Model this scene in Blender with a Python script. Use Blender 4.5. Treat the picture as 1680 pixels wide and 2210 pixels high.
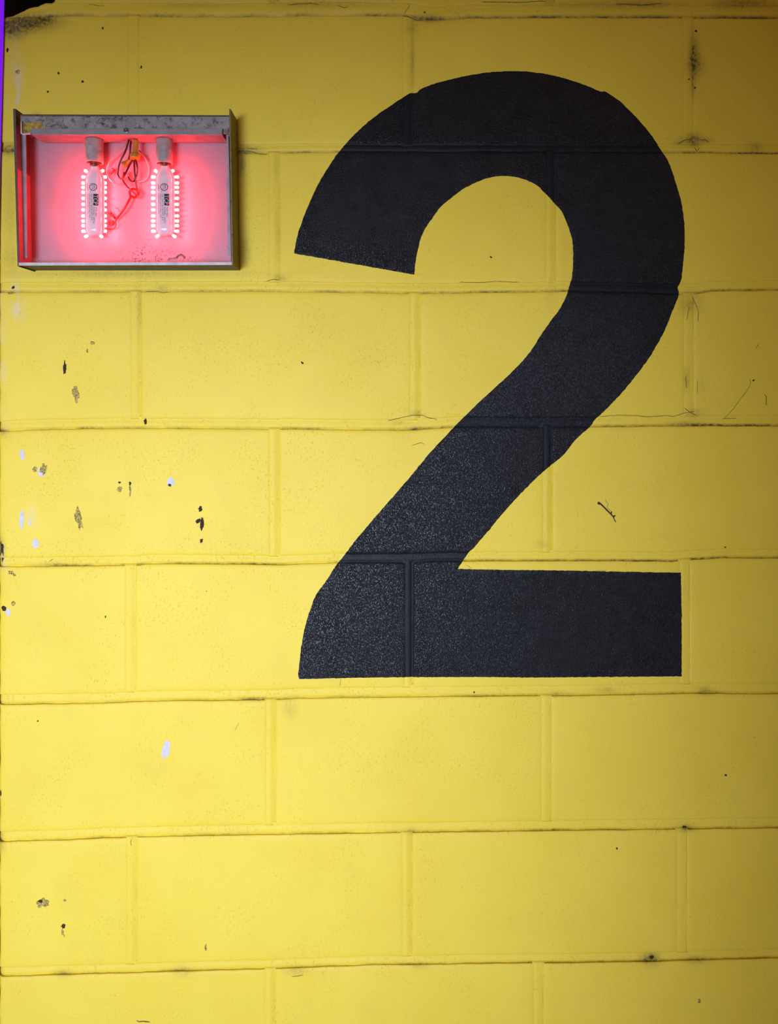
import bpy, bmesh, math, random
from mathutils import Vector, Matrix, noise
from mathutils.bvhtree import BVHTree
from mathutils.geometry import delaunay_2d_cdt

for o in list(bpy.data.objects):
    bpy.data.objects.remove(o, do_unlink=True)
scene = bpy.context.scene
COL = scene.collection
random.seed(4)

# ------------------------------------------------------------------ frame
S = 0.00069            # metres on the wall per photograph pixel
D = 1.15               # camera to wall
ZC = 1.488             # height of the picture centre above the floor
CY = 830               # pixel row level with the camera
ZCAM = ZC + (1105 - CY) * S

# ------------------------------------------------------------------ camera
cam_d = bpy.data.cameras.new('camera')
cam = bpy.data.objects.new('camera', cam_d)
COL.objects.link(cam)
cam.location = (0, -D, ZCAM)
cam.rotation_euler = (math.pi / 2, 0, 0)
cam_d.sensor_fit = 'HORIZONTAL'
cam_d.sensor_width = 36
cam_d.lens = 36 * D / (1680 * S)
cam_d.shift_y = -(1105 - CY) / 1680
cam_d.clip_start = 0.01
scene.camera = cam

# ------------------------------------------------------------------ light
world = bpy.data.worlds.new('world')
scene.world = world
world.use_nodes = True
bg = world.node_tree.nodes['Background']
bg.inputs[0].default_value = (1.0, 0.46, 0.05, 1)
bg.inputs[1].default_value = 0.135

key_d = bpy.data.lights.new('daylight_from_bay_door', 'AREA')   # daylight through the bay's door, left and behind the camera
key_d.shape = 'RECTANGLE'
key_d.size = 1.5
key_d.size_y = 1.6
key_d.energy = 9.1
key_d.color = (0.86, 1.0, 1.28)
key_d.spread = 0.52
key = bpy.data.objects.new('daylight_from_bay_door', key_d)
COL.objects.link(key)
key.location = (-0.847, -2.77, ZC - 0.637)
tgt = Vector((-0.385, 0, ZC - 0.315))
key.rotation_euler = (tgt - key.location).to_track_quat('-Z', 'Y').to_euler()

vs = scene.view_settings
vs.view_transform = 'Standard'
vs.look = 'None'
vs.exposure = 0.0
vs.gamma = 1.0
vs.use_curve_mapping = False

# ------------------------------------------------------------------ helpers
def wx(px): return (px - 840) * S
def wz(py): return ZC + (1105 - py) * S
def unp(px, py, d):
    k = (D - d) / D
    return Vector((wx(px) * k, -d, ZCAM + (CY - py) * S * k))
def n1(x, seed=0.0):
    return noise.noise(Vector((x, seed * 7.31, seed * 3.7 + 0.5)))
def n2(x, y, seed=0.0):
    return noise.noise(Vector((x, y, seed * 5.13 + 0.5)))
def interp(pl, x):
    if x <= pl[0][0]: return pl[0][1]
    for (a, b), (c, d) in zip(pl, pl[1:]):
        if x <= c:
            t = (x - a) / (c - a)
            return b + (d - b) * t
    return pl[-1][1]

def link(name, me, parent=None, mats=None, smooth=False):
    o = bpy.data.objects.new(name, me)
    COL.objects.link(o)
    if parent is not None: o.parent = parent
    if mats is not None and len(me.materials) == 0:
        for m in (mats if isinstance(mats, (list, tuple)) else [mats]):
            me.materials.append(m)
    if smooth:
        me.polygons.foreach_set('use_smooth', [True] * len(me.polygons))
    return o
def mesh(name, verts, faces):
    me = bpy.data.meshes.new(name)
    me.from_pydata([tuple(v) for v in verts], [], faces)
    me.update()
    return me
def centre(o):
    """put the object's origin at the middle of its mesh"""
    me = o.data
    vs_ = [v.co for v in me.vertices]
    c = Vector([(min(v[i] for v in vs_) + max(v[i] for v in vs_)) / 2 for i in range(3)])
    me.transform(Matrix.Translation(-c))
    o.location = c
    return o
def tag(o, label=None, cat=None, group=None, kind=None):
    if label: o['label'] = label
    if cat: o['category'] = cat
    if group: o['group'] = group
    if kind: o['kind'] = kind
    return o
def empty(name, loc, label=None, cat=None, group=None, kind=None):
    o = bpy.data.objects.new(name, None)
    o.empty_display_size = 0.02
    COL.objects.link(o)
    o.location = loc
    bpy.context.view_layer.update()
    return tag(o, label, cat, group, kind)
def part(o, root):
    """parent a mesh built in world coordinates under a thing whose origin is elsewhere"""
    o.parent = root
    p = root
    off = Vector((0, 0, 0))
    while p is not None:
        off += p.location
        p = p.parent
    o.location = o.location - off
    return o

def hexa(front, back):
    """solid from a front and a back quad, both listed tl, tr, br, bl"""
    v = list(front) + list(back)
    f = [(0, 3, 2, 1), (4, 5, 6, 7), (0, 1, 5, 4), (1, 2, 6, 5), (2, 3, 7, 6), (3, 0, 4, 7)]
    return v, f
def bevel_mesh(me, w, seg=2):
    bm = bmesh.new(); bm.from_mesh(me)
    bmesh.ops.bevel(bm, geom=bm.edges[:], offset=w, segments=seg, affect='EDGES', profile=0.6)
    bmesh.ops.recalc_face_normals(bm, faces=bm.faces[:])
    bm.to_mesh(me); bm.free()
def solid(name, x0, x1, y0, y1, d0, d1, parent, mat, bev=0.0006):
    """box: front rectangle given in pixels at depth d1, going straight back to depth d0"""
    a, b = unp(x0, y0, d1), unp(x1, y1, d1)
    fr = [Vector((a.x, -d1, a.z)), Vector((b.x, -d1, a.z)), Vector((b.x, -d1, b.z)), Vector((a.x, -d1, b.z))]
    bk = [Vector((p.x, -d0, p.z)) for p in fr]
    me = mesh(name, *hexa(fr, bk))
    if bev: bevel_mesh(me, bev)
    o = centre(link(name, me, None, mat))
    return part(o, parent) if parent else o
def tube_mesh(name, pts, r, seg=8, smooth_n=5, r_end=None):
    P = [Vector(p) for p in pts]
    if smooth_n > 1 and len(P) > 2:
        Q = []
        E_ = [P[0] * 2 - P[1]] + P + [P[-1] * 2 - P[-2]]
        for i in range(1, len(E_) - 2):
            p0, p1, p2, p3 = E_[i - 1:i + 3]
            for k in range(smooth_n):
                t = k / smooth_n
                Q.append(0.5 * ((2 * p1) + (p2 - p0) * t + (2 * p0 - 5 * p1 + 4 * p2 - p3) * t * t + (3 * p1 - p0 - 3 * p2 + p3) * t ** 3))
        Q.append(P[-1]); P = Q
    V, F = [], []
    ref = Vector((0, -1, 0.13)).normalized()
    for i, p in enumerate(P):
        tdir = (P[min(i + 1, len(P) - 1)] - P[max(i - 1, 0)]).normalized()
        a = tdir.cross(ref).normalized(); b = tdir.cross(a).normalized()
        rr = r if r_end is None else r + (r_end - r) * i / (len(P) - 1)
        for k in range(seg):
            an = 2 * math.pi * k / seg
            V.append(p + (a * math.cos(an) + b * math.sin(an)) * rr)
    for i in range(len(P) - 1):
        for k in range(seg):
            F.append((i * seg + k, i * seg + (k + 1) % seg, (i + 1) * seg + (k + 1) % seg, (i + 1) * seg + k))
    F.append(tuple(range(seg))[::-1]); F.append(tuple((len(P) - 1) * seg + k for k in range(seg)))
    return mesh(name, V, F)
def lathe_mesh(name, prof, seg=28, mtx=None):
    """prof: (radius, z) from one end to the other, closed to the axis at both ends"""
    V, F = [], []
    for r, z in prof:
        for k in range(seg):
            a = 2 * math.pi * k / seg
            V.append(Vector((r * math.cos(a), r * math.sin(a), z)))
    for i in range(len(prof) - 1):
        for k in range(seg):
            F.append((i * seg + k, i * seg + (k + 1) % seg, (i + 1) * seg + (k + 1) % seg, (i + 1) * seg + k))
    F.append(tuple(range(seg))[::-1]); F.append(tuple((len(prof) - 1) * seg + k for k in range(seg)))
    me = mesh(name, V, F)
    if mtx is not None: me.transform(mtx)
    bm = bmesh.new(); bm.from_mesh(me)
    bmesh.ops.recalc_face_normals(bm, faces=bm.faces[:])
    bm.to_mesh(me); bm.free()
    return me

# ------------------------------------------------------------------ materials
class NT:
    def __init__(self, name):
        self.m = bpy.data.materials.new(name); self.m.use_nodes = True
        self.t = self.m.node_tree; self.b = self.t.nodes['Principled BSDF']
    def n(self, typ, **kw):
        x = self.t.nodes.new(typ)
        for k, v in kw.items():
            if k.startswith('_'): setattr(x, k[1:], v)
            else: x.inputs[k.replace('__', ' ')].default_value = v
        return x
    def l(self, a, b): self.t.links.new(a, b)
    def pos(self):
        if not hasattr(self, '_p'): self._p = self.t.nodes.new('ShaderNodeNewGeometry')
        return self._p.outputs['Position']
    def noise(self, scale, detail=2.0, rough=0.5, vec=None, off=None, scl=None, rot=None):
        x = self.n('ShaderNodeTexNoise', Scale=scale, Detail=detail, Roughness=rough)
        v = vec or self.pos()
        if off or scl or rot:
            mp = self.n('ShaderNodeMapping')
            if off: mp.inputs['Location'].default_value = off
            if scl: mp.inputs['Scale'].default_value = scl
            if rot: mp.inputs['Rotation'].default_value = rot
            self.l(v, mp.inputs['Vector']); v = mp.outputs[0]
        self.l(v, x.inputs['Vector'])
        return x.outputs['Fac']
    def ramp(self, fac, a, b, lo=0.0, hi=1.0):
        x = self.n('ShaderNodeMapRange', _clamp=True)
        x.inputs[1].default_value = a; x.inputs[2].default_value = b
        x.inputs[3].default_value = lo; x.inputs[4].default_value = hi
        self.l(fac, x.inputs[0]); return x.outputs[0]
    def math(self, op, a, b=None):
        x = self.t.nodes.new('ShaderNodeMath'); x.operation = op
        for i, v in enumerate((a, b)):
            if v is None: continue
            if isinstance(v, (int, float)): x.inputs[i].default_value = v
            else: self.l(v, x.inputs[i])
        return x.outputs[0]
    def mix(self, fac, a, b):
        x = self.t.nodes.new('ShaderNodeMix'); x.data_type = 'RGBA'
        for s, v in ((0, fac), (6, a), (7, b)):
            if isinstance(v, (int, float)): x.inputs[s].default_value = v
            elif isinstance(v, tuple): x.inputs[s].default_value = (*v, 1)
            else: self.l(v, x.inputs[s])
        return x.outputs[2]
    def attr(self, name):
        x = self.t.nodes.new('ShaderNodeAttribute'); x.attribute_name = name
        return x.outputs['Fac']
    def bump(self, h, strength, dist):
        x = self.n('ShaderNodeBump', Strength=strength, Distance=dist)
        self.l(h, x.inputs['Height']); self.l(x.outputs[0], self.b.inputs['Normal'])
    def set(self, **kw):
        for k, v in kw.items():
            k = k.replace('__', ' ')
            if isinstance(v, (int, float)): self.b.inputs[k].default_value = v
            elif isinstance(v, tuple): self.b.inputs[k].default_value = (*v, 1) if len(v) == 3 else v
            else: self.l(v, self.b.inputs[k])
        return self.m

def plain(name, col, rough=0.5, metal=0.0, var=0.15, scale=60):
    t = NT(name)
    f = t.noise(scale, 4, 0.6)
    c = t.mix(t.ramp(f, 0.35, 0.65), tuple(c * (1 - var) for c in col), tuple(min(1, c * (1 + var)) for c in col))
    return t.set(Base__Color=c, Roughness=rough, Metallic=metal)

YELLOW = (0.86, 0.634, 0.054)
def yellow_paint():
    t = NT('yellow_wall_paint')
    v = t.ramp(t.noise(7, 3), 0.35, 0.65)
    c = t.mix(v, tuple(x * 0.97 for x in YELLOW), (0.87, 0.652, 0.066))
    # worn, slightly greyer clouds in the paint
    c = t.mix(t.ramp(t.noise(22, 4, 0.6, off=(3, 1, 2)), 0.52, 0.80, 0, 0.30), c, (0.72, 0.55, 0.085))
    # little flecks of dirt caught in the roller texture
    fl = t.math('MULTIPLY', t.ramp(t.noise(330, 2, 0.5), 0.66, 0.74), t.ramp(t.noise(16, 2, off=(1, 5, 9)), 0.46, 0.64))
    c = t.mix(t.math('MULTIPLY', fl, 0.55), c, (0.24, 0.16, 0.03))
    # grime stains and painted box shade laid out on the mesh, broken up by noise
    g = t.attr('grime_shade')
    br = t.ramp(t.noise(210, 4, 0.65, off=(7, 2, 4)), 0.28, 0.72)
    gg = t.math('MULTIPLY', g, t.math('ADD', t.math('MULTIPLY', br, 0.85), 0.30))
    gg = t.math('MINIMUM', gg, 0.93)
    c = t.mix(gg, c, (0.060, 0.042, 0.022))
    # thin places where the undercoat shows
    w = t.attr('pale')
    ww = t.math('MULTIPLY', w, t.ramp(t.noise(70, 4, 0.6, off=(2, 8, 4), scl=(1, 1, 0.35)), 0.42, 0.60))
    c = t.mix(ww, c, (0.74, 0.64, 0.52))
    h1 = t.noise(150, 2, 0.5)
    lump = t.ramp(t.noise(330, 2.0, 0.5, off=(4, 4, 1), scl=(1, 1, 0.7)), 0.60, 0.80)
    patch = t.ramp(t.noise(13, 2, 0.5, off=(9, 1, 3)), 0.36, 0.62)
    h = t.math('ADD', t.math('MULTIPLY', h1, 0.22), t.math('MULTIPLY', t.math('MULTIPLY', lump, patch), 0.75))
    h = t.math('ADD', h, t.math('MULTIPLY', t.noise(620, 2, 0.6), 0.10))
    t.bump(h, 0.80, 0.0012)
    return t.set(Base__Color=c, Roughness=0.52, Specular__IOR__Level=0.24)
def black_paint():
    t = NT('black_numeral_paint')
    v = t.ramp(t.noise(30, 3), 0.3, 0.7)
    c = t.mix(v, (0.0075, 0.0080, 0.0105), (0.012, 0.0125, 0.016))
    co = t.attr('coarse')
    sp = t.math('MULTIPLY', t.ramp(t.noise(300, 3, 0.6, off=(3, 3, 3)), 0.50, 0.68), co)
    c = t.mix(sp, c, (0.040, 0.040, 0.056))
    a = t.ramp(t.noise(500, 2, 0.55, rot=(0, 0.7, 0), scl=(1.35, 1, 0.75)), 0.42, 0.72)
    b = t.noise(760, 2, 0.6, off=(5, 2, 2))
    h = t.math('ADD', t.math('MULTIPLY', a, 0.75), t.math('MULTIPLY', b, 0.35))
    k = t.attr('smooth')
    h = t.math('MULTIPLY', h, t.math('SUBTRACT', 1.0, k))
    t.bump(h, 1.0, 0.0010)
    r = t.math('ADD', t.math('ADD', 0.19, t.math('MULTIPLY', co, 0.16)), t.math('MULTIPLY', k, 0.34))
    sp_ = t.math('SUBTRACT', 0.25, t.math('MULTIPLY', k, 0.15))
    return t.set(Base__Color=c, Roughness=r, Specular__IOR__Level=sp_)
M = {}
M['yellow'] = yellow_paint()
M['black'] = black_paint()
M['hollow_shade'] = plain('shade_dark_concrete', (0.012, 0.009, 0.008), 0.95)  # near-black colour stands in for the shade inside the broken block
M['chip_dark'] = plain('dark_chip', (0.038, 0.022, 0.014), 0.95, var=0.7, scale=500)
def brown():
    t = NT('brown_bare_spot')
    c = t.mix(t.ramp(t.noise(620, 3, 0.6), 0.44, 0.56), (0.16, 0.105, 0.02), (0.60, 0.45, 0.11))
    return t.set(Base__Color=c, Roughness=0.85)
M['chip_brown'] = brown()
M['primer'] = plain('white_primer', (0.64, 0.59, 0.68), 0.7, var=0.10, scale=160)
M['scuff'] = plain('grey_scuff', (0.34, 0.26, 0.08), 0.8, var=0.3, scale=300)
M['crack'] = plain('crack_dark', (0.17, 0.12, 0.03), 0.9, var=0.5, scale=300)
M['twig'] = plain('twig_brown', (0.055, 0.030, 0.016), 0.85, var=0.5, scale=500)
M['floor'] = plain('grey_concrete_floor', (0.27, 0.26, 0.24), 0.85, var=0.2, scale=9)

def old_metal(name, base, rust, amount, seed):
    t = NT(name)
    c = t.mix(t.ramp(t.noise(60, 4, 0.6, off=(seed, 0, 0)), 0.35, 0.65), tuple(x * 0.8 for x in base), tuple(x * 1.12 for x in base))
    f = t.ramp(t.noise(105, 6, 0.72, off=(seed, 3, 1)), 0.60 - amount, 0.72 - amount)
    c = t.mix(t.math('MULTIPLY', f, 0.9), c, rust)
    t.bump(t.noise(240, 3, 0.6), 0.25, 0.0006)
    return t.set(Base__Color=c, Roughness=0.6, Metallic=0.1)
M['grey_metal'] = old_metal('weathered_grey_metal', (0.31, 0.265, 0.265), (0.050, 0.030, 0.020), 0.085, 1)
M['bar_metal'] = old_metal('grey_painted_bar', (0.27, 0.235, 0.245), (0.09, 0.08, 0.07), -0.02, 5)
M['dark_metal'] = old_metal('dark_corroded_edge', (0.095, 0.070, 0.060), (0.035, 0.022, 0.018), 0.05, 9)
M['olive_metal'] = old_metal('paint_splashed_side', (0.20, 0.15, 0.055), (0.045, 0.033, 0.018), 0.06, 13)
M['strip_metal'] = old_metal('grey_retainer_metal', (0.30, 0.28, 0.33), (0.10, 0.08, 0.09), -0.05, 17)
M['lip_metal'] = old_metal('pale_lip_metal', (0.62, 0.56, 0.56), (0.16, 0.11, 0.09), -0.03, 21)
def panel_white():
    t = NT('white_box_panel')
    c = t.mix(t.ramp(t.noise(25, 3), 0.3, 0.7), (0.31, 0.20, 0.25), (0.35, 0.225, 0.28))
    g = t.attr('grime_shade')
    sp = t.math('MULTIPLY', t.ramp(t.noise(330, 4, 0.65), 0.555, 0.60), g)
    c = t.mix(sp, c, (0.10, 0.03, 0.03))
    few = t.math('MULTIPLY', t.ramp(t.noise(210, 2, 0.5, off=(6, 6, 6)), 0.735, 0.76), 0.8)
    c = t.mix(few, c, (0.10, 0.03, 0.04))
    return t.set(Base__Color=c, Roughness=0.45)
M['panel'] = panel_white()
M['socket'] = plain('ceramic_socket', (0.36, 0.30, 0.30), 0.6, var=0.2, scale=120)
M['bulb'] = plain('lavender_white_plastic', (0.88, 0.64, 0.74), 0.22, var=0.04)
_b = M['bulb'].node_tree.nodes['Principled BSDF']
_b.inputs['Subsurface Weight'].default_value = 0.6
_b.inputs['Subsurface Radius'].default_value = (1.0, 0.35, 0.4)
_b.inputs['Subsurface Scale'].default_value = 0.006
def flange():
    t = NT('clear_pink_plastic')
    return t.set(Base__Color=(0.90, 0.42, 0.46), Roughness=0.3, Subsurface__Weight=0.0)
M['flange'] = flange()
M['screw'] = plain('brass_screw_base', (0.16, 0.10, 0.07), 0.35, 0.8)
M['ink'] = plain('black_ink', (0.02, 0.008, 0.015), 0.7)
M['wire_dark'] = plain('dark_wire', (0.050, 0.012, 0.012), 0.4)
M['wire_red'] = plain('red_wire', (0.30, 0.012, 0.012), 0.4)
M['wire_white'] = plain('white_wire', (0.42, 0.28, 0.30), 0.4)
M['nut'] = plain('yellow_wire_nut', (0.40, 0.215, 0.015), 0.5)
M['label_yellow'] = plain('yellowed_sticker', (0.36, 0.24, 0.035), 0.8, var=0.5, scale=160)
M['label_pale'] = plain('pale_sticker', (0.24, 0.205, 0.205), 0.7, var=0.4, scale=240)
M['screw_head'] = plain('bolt_steel', (0.16, 0.13, 0.13), 0.4, 0.7)
def emit(name, col, strength):
    t = NT(name)
    return t.set(Base__Color=(0.8, 0.8, 0.8), Emission__Color=col, Emission__Strength=strength, Roughness=0.3)
M['led'] = emit('red_led_glow', (1.0, 0.60, 0.46), 1.7)
M['purple'] = emit('purple_light', (0.17, 0.008, 0.76), 1.0)
M['purple'].node_tree.nodes['Principled BSDF'].inputs['Base Color'].default_value = (0.05, 0.0, 0.12, 1)
M['black_plastic'] = plain('black_plastic', (0.015, 0.012, 0.02), 0.5)

# ------------------------------------------------------------------ the wall
JL = {  # row of the dark lower line of each bed joint, left to right, and the height of its mortar band
    -1: ([(0, -553), (1680, -553)], 19), 0: ([(0, -258), (1680, -256)], 19),
    1: ([(0, 38), (150, 33), (500, 35), (700, 32), (880, 34), (925, 42), (960, 42), (1010, 38), (1300, 37), (1470, 38), (1660, 39)], 27),
    2: ([(0, 326), (30, 325), (560, 330), (740, 327), (900, 328), (1200, 328), (1500, 329), (1660, 331)], 18),
    3: ([(0, 630), (310, 629), (600, 628), (900, 633), (1230, 628), (1470, 634), (1510, 633), (1540, 627), (1660, 626)], 20),
    4: ([(0, 931), (100, 926), (310, 924), (600, 926), (900, 928), (990, 921), (1190, 922), (1250, 921), (1490, 919), (1660, 919)], 21),
    5: ([(0, 1223), (150, 1222), (290, 1220), (330, 1216), (600, 1219), (740, 1214), (880, 1214), (930, 1211), (1000, 1211), (1300, 1210), (1450, 1212), (1490, 1208), (1560, 1204), (1660, 1205)], 19),
    6: ([(0, 1521), (200, 1518), (330, 1513), (580, 1511), (640, 1507), (900, 1504), (1200, 1502), (1500, 1497), (1660, 1498)], 21),
    7: ([(0, 1817), (130, 1813), (290, 1807), (600, 1801), (900, 1797), (1200, 1793), (1480, 1790), (1660, 1788)], 21),
    8: ([(0, 2108), (150, 2104), (350, 2098), (600, 2091), (800, 2083), (1000, 2081), (1200, 2079), (1400, 2076), (1660, 2069)], 19),
    9: ([(0, 2394), (1680, 2372)], 19), 10: ([(0, 2684), (1680, 2668)], 19), 11: ([(0, 2974), (1680, 2964)], 19), 12: ([(0, 3262), (1680, 3262)], 0),
}
def jy(k, x):
    return interp(JL[k][0], x) + 0.9 * n1(x * 0.022, k + 20) + 0.45 * n1(x * 0.11, k + 40)
HEAD = {  # head joints of each course (column of the right hand dark edge)
    -1: [600, 1197, 1790], 0: [600, 1197, 1790], 1: [298, 890, 1496], 2: [602, 1199, 1790], 3: [303, 906, 1497],
    4: [602, 1192, 1788], 5: [291, 892, 1488], 6: [594, 1189, 1785], 7: [294, 889, 1482], 8: [593, 1172, 1780],
    9: [292, 888, 1480], 10: [593, 1180, 1780], 11: [292, 888, 1480]}
HSTR = {(1, 298): 0.10, (1, 1496): 0.35, (3, 1497): 0.5, (5, 1488): 0.25, (7, 1482): 0.25, (8, 1172): 0.5, (6, 1189): 0.6, (1, 890): 0.6, (2, 602): 0.7,
        (5, 892): 1.3, (4, 1192): 1.25}
HW = 17
X_LEFT, X_RIGHT = -3.0, 2085.0
DEPTH = 0.19

BLOBS = [  # grime stains and painted shade by the box: x, y, half width, half height, strength
    (60, 50, 60, 18, 1.15), (25, 64, 30, 22, 0.95), (100, 42, 26, 10, 0.6), (925, 40, 32, 8, 0.9), (890, 60, 14, 14, 0.35),
    (891, 130, 5, 60, 0.40), (1498, 115, 9, 42, 0.85), (1502, 140, 20, 24, 0.55), (1497, 180, 6, 30, 0.5), (1498, 302, 16, 14, 1.0), (1470, 308, 16, 6, 0.5), (1525, 302, 16, 6, 0.5),
    (1632, 318, 16, 12, 0.45), (20, 322, 22, 12, 1.0), (535, 322, 30, 9, 0.55), (596, 360, 6, 30, 0.28), (522, 352, 8, 24, 0.8), (526, 540, 9, 34, 0.55), (22, 440, 16, 90, 0.28), (24, 560, 18, 26, 0.30), (270, 592, 240, 7, 0.45),  # long strip under the box and band left of it are painted shade
    (600, 500, 8, 60, 0.22), (605, 600, 16, 8, 0.4), (350, 622, 14, 6, 0.35), (902, 893, 18, 6, 0.55), (897, 924, 14, 5, 0.55), (860, 912, 14, 5, 0.3),
    (1488, 655, 26, 26, 0.45), (1483, 820, 7, 26, 0.4), (1512, 830, 6, 26, 0.3), (1500, 893, 20, 12, 0.4), (1490, 915, 40, 6, 0.5),
    (1170, 1176, 14, 8, 0.3), (118, 1218, 30, 5, 0.5), (545, 1509, 34, 5, 0.5), (626, 1530, 14, 22, 0.30), (1525, 1492, 18, 9, 0.55), (1310, 1490, 26, 6, 0.35), (1205, 1498, 24, 6, 0.35),
    (1482, 1788, 18, 8, 0.75), (888, 1794, 14, 8, 0.35), (1405, 2070, 20, 12, 0.95), (1505, 2072, 26, 9, 0.45), (135, 2102, 18, 8, 0.5), (395, 2096, 24, 10, 0.35), (640, 2095, 24, 8, 0.4), (905, 2085, 18, 6, 0.35),
    (700, 8, 120, 9, 0.35), (420, 10, 90, 6, 0.3), (1300, 9, 160, 8, 0.35), (1600, 8, 80, 9, 0.4), (0, 1822, 7, 18, 0.6), (6, 931, 10, 10, 0.6), (2, 1190, 6, 30, 0.7),
    (300, 660, 5, 60, 0.25), (1190, 640, 10, 30, 0.15), (715, 1470, 26, 6, 0.16), (1610, 6, 60, 10, 0.3), (1400, 8, 60, 8, 0.3), (560, 1060, 6, 40, 0.08)]
PALE = [(38, 150, 9, 90, 0.75), (100, 45, 3, 22, 0.9), (36, 650, 13, 45, 0.8), (48, 222, 12, 20, 0.6), (68, 1115, 10, 22, 0.55), (5, 760, 6, 120, 0.4), (3, 1205, 9, 22, 0.7), (15, 900, 12, 30, 0.15)]
def field(lst, px, py):
    g = 0.0
    for x, y, rx, ry, s in lst:
        dx = (px - x) / rx; dy = (py - y) / ry
        q = dx * dx + dy * dy
        if q < 6: g += s * math.exp(-q * 1.1)
    return g
def set_fields(me, base=None):
    a = me.attributes.new('grime_shade', 'FLOAT', 'POINT'); b = me.attributes.new('pale', 'FLOAT', 'POINT')
    for i, v in enumerate(me.vertices):
        px, py = v.co.x / S + 840, 1105 - (v.co.z - ZC) / S
        a.data[i].value = min(1.2, field(BLOBS, px, py) + (base[i] if base else 0))
        b.data[i].value = min(1.0, field(PALE, px, py))

wall = empty('wall_back', (0, 0, 0), 'yellow painted concrete block wall with recessed mortar joints', 'wall', kind='structure')
wall_verts, wall_faces = [], []      # everything collected for the ray test that lays paint on the wall
def collect(me):
    n = len(wall_verts)
    wall_verts.extend([v.co.copy() for v in me.vertices])
    wall_faces.extend([tuple(n + i for i in p.vertices) for p in me.polygons])

def coords(lo, hi, step, edge):
    n = max(1, round((hi - lo - 2 * edge[-1]) / step))
    mid = [lo + edge[-1] + (hi - lo - 2 * edge[-1]) * i / n for i in range(n + 1)]
    return [lo + e for e in edge[:-1]] + mid + [hi - e for e in reversed(edge[:-1])]

def block(k, xl, xr, fine, seed, ltop=None):
    """one concrete block: course k, from column xl to xr, its face following the joints above and below"""
    step = 11 if fine else 60
    edge = [0, 1.6, 4, 8] if fine else [0, 4]
    cols = coords(xl, xr, step, edge)
    rows_t = coords(0, 1000, 1000 * step / 275, [e * 1000 / 275 for e in edge])
    V, G = [], {}
    for i, x in enumerate(cols):
        top = jy(k, x) + 1 + 0.5 * n1(x * 0.3, seed)
        bot = jy(k + 1, x) - JL[k + 1][1] + 0.9 * n1(x * 0.05, seed + 3)
        for j, t in enumerate(rows_t):
            y = top + (bot - top) * t / 1000
            e = min(x - xl, xr - x, y - top, bot - y)
            side = n1(y * 0.05, seed + 9) * 0.8
            X = x + (side if (i == 0 or i == len(cols) - 1) and xl > 5 else 0)
            dep = 0.00005 * 0
            if e < 8: dep = 0.0013 * (1 - e / 8) ** 2.2
            if fine: dep += 0.00035 * n2(x * 0.012, y * 0.012, seed) + 0.00018 * n2(x * 0.05, y * 0.05, seed + 1)
            if xl < 5 and x - xl < 9:   # worn corner at the free end of the wall
                dep += 0.003 * (1 - (x - xl) / 9) ** 2 * (1.0 + 0.8 * n1(y * 0.03, 77))
            G[i, j] = len(V); V.append(Vector((wx(X), dep, wz(y))))
    nc, nr = len(cols), len(rows_t)
    F = [(G[i, j], G[i, j + 1], G[i + 1, j + 1], G[i + 1, j]) for i in range(nc - 1) for j in range(nr - 1)]
    ring = [G[i, 0] for i in range(nc)] + [G[nc - 1, j] for j in range(1, nr)] + [G[i, nr - 1] for i in range(nc - 2, -1, -1)] + [G[0, j] for j in range(nr - 2, 0, -1)]
    back = []
    for r in ring:
        back.append(len(V)); V.append(Vector((V[r].x, DEPTH, V[r].z)))
    m = len(ring)
    F += [(ring[a], ring[(a + 1) % m], back[(a + 1) % m], back[a]) for a in range(m)]
    F.append(tuple(back))
    me = mesh('block', V, F)
    set_fields(me)
    collect(me)
    o = link('block', me, None, M['yellow'])
    me.polygons.foreach_set('use_smooth', [p.normal.y < -0.6 for p in me.polygons])
    centre(o); part(o, wall)
    return o

for k in range(-1, 12):
    edges = [X_LEFT] + HEAD[k] + [X_RIGHT]
    fine_row = 0 <= k <= 8
    for a in range(len(edges) - 1):
        xl = edges[a] + (0 if a == 0 else 1)
        xr = edges[a + 1] - (HW if a < len(edges) - 2 else 0)
        if k == 0 and a == 0: xl = 118
        block(k, xl, xr, fine_row and xl < 1690, k * 10 + a)

# the broken end block: only its rear and end webs remain around a hollow coloured near black for its shade
def webs():
    V, F = [], []
    def bx(x0, x1, d0, d1):
        n = len(V)
        y0, y1 = JL[0][0][0][1] + 1, 40
        a = [Vector((wx(x0), d0, wz(y0))), Vector((wx(x1), d0, wz(y0))), Vector((wx(x1), d0, wz(y1))), Vector((wx(x0), d0, wz(y1)))]
        b = [Vector((p.x, d1, p.z)) for p in a]
        v, f = hexa(a, b)
        V.extend(v); F.extend([tuple(i + n for i in q) for q in f])
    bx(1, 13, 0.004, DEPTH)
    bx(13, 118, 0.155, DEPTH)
    o = link('block_hollow', mesh('block_hollow', V, F), None, M['hollow_shade'])
    o['label'] = 'dark broken hollow of the end block'
    centre(o); part(o, wall)
webs()

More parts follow.
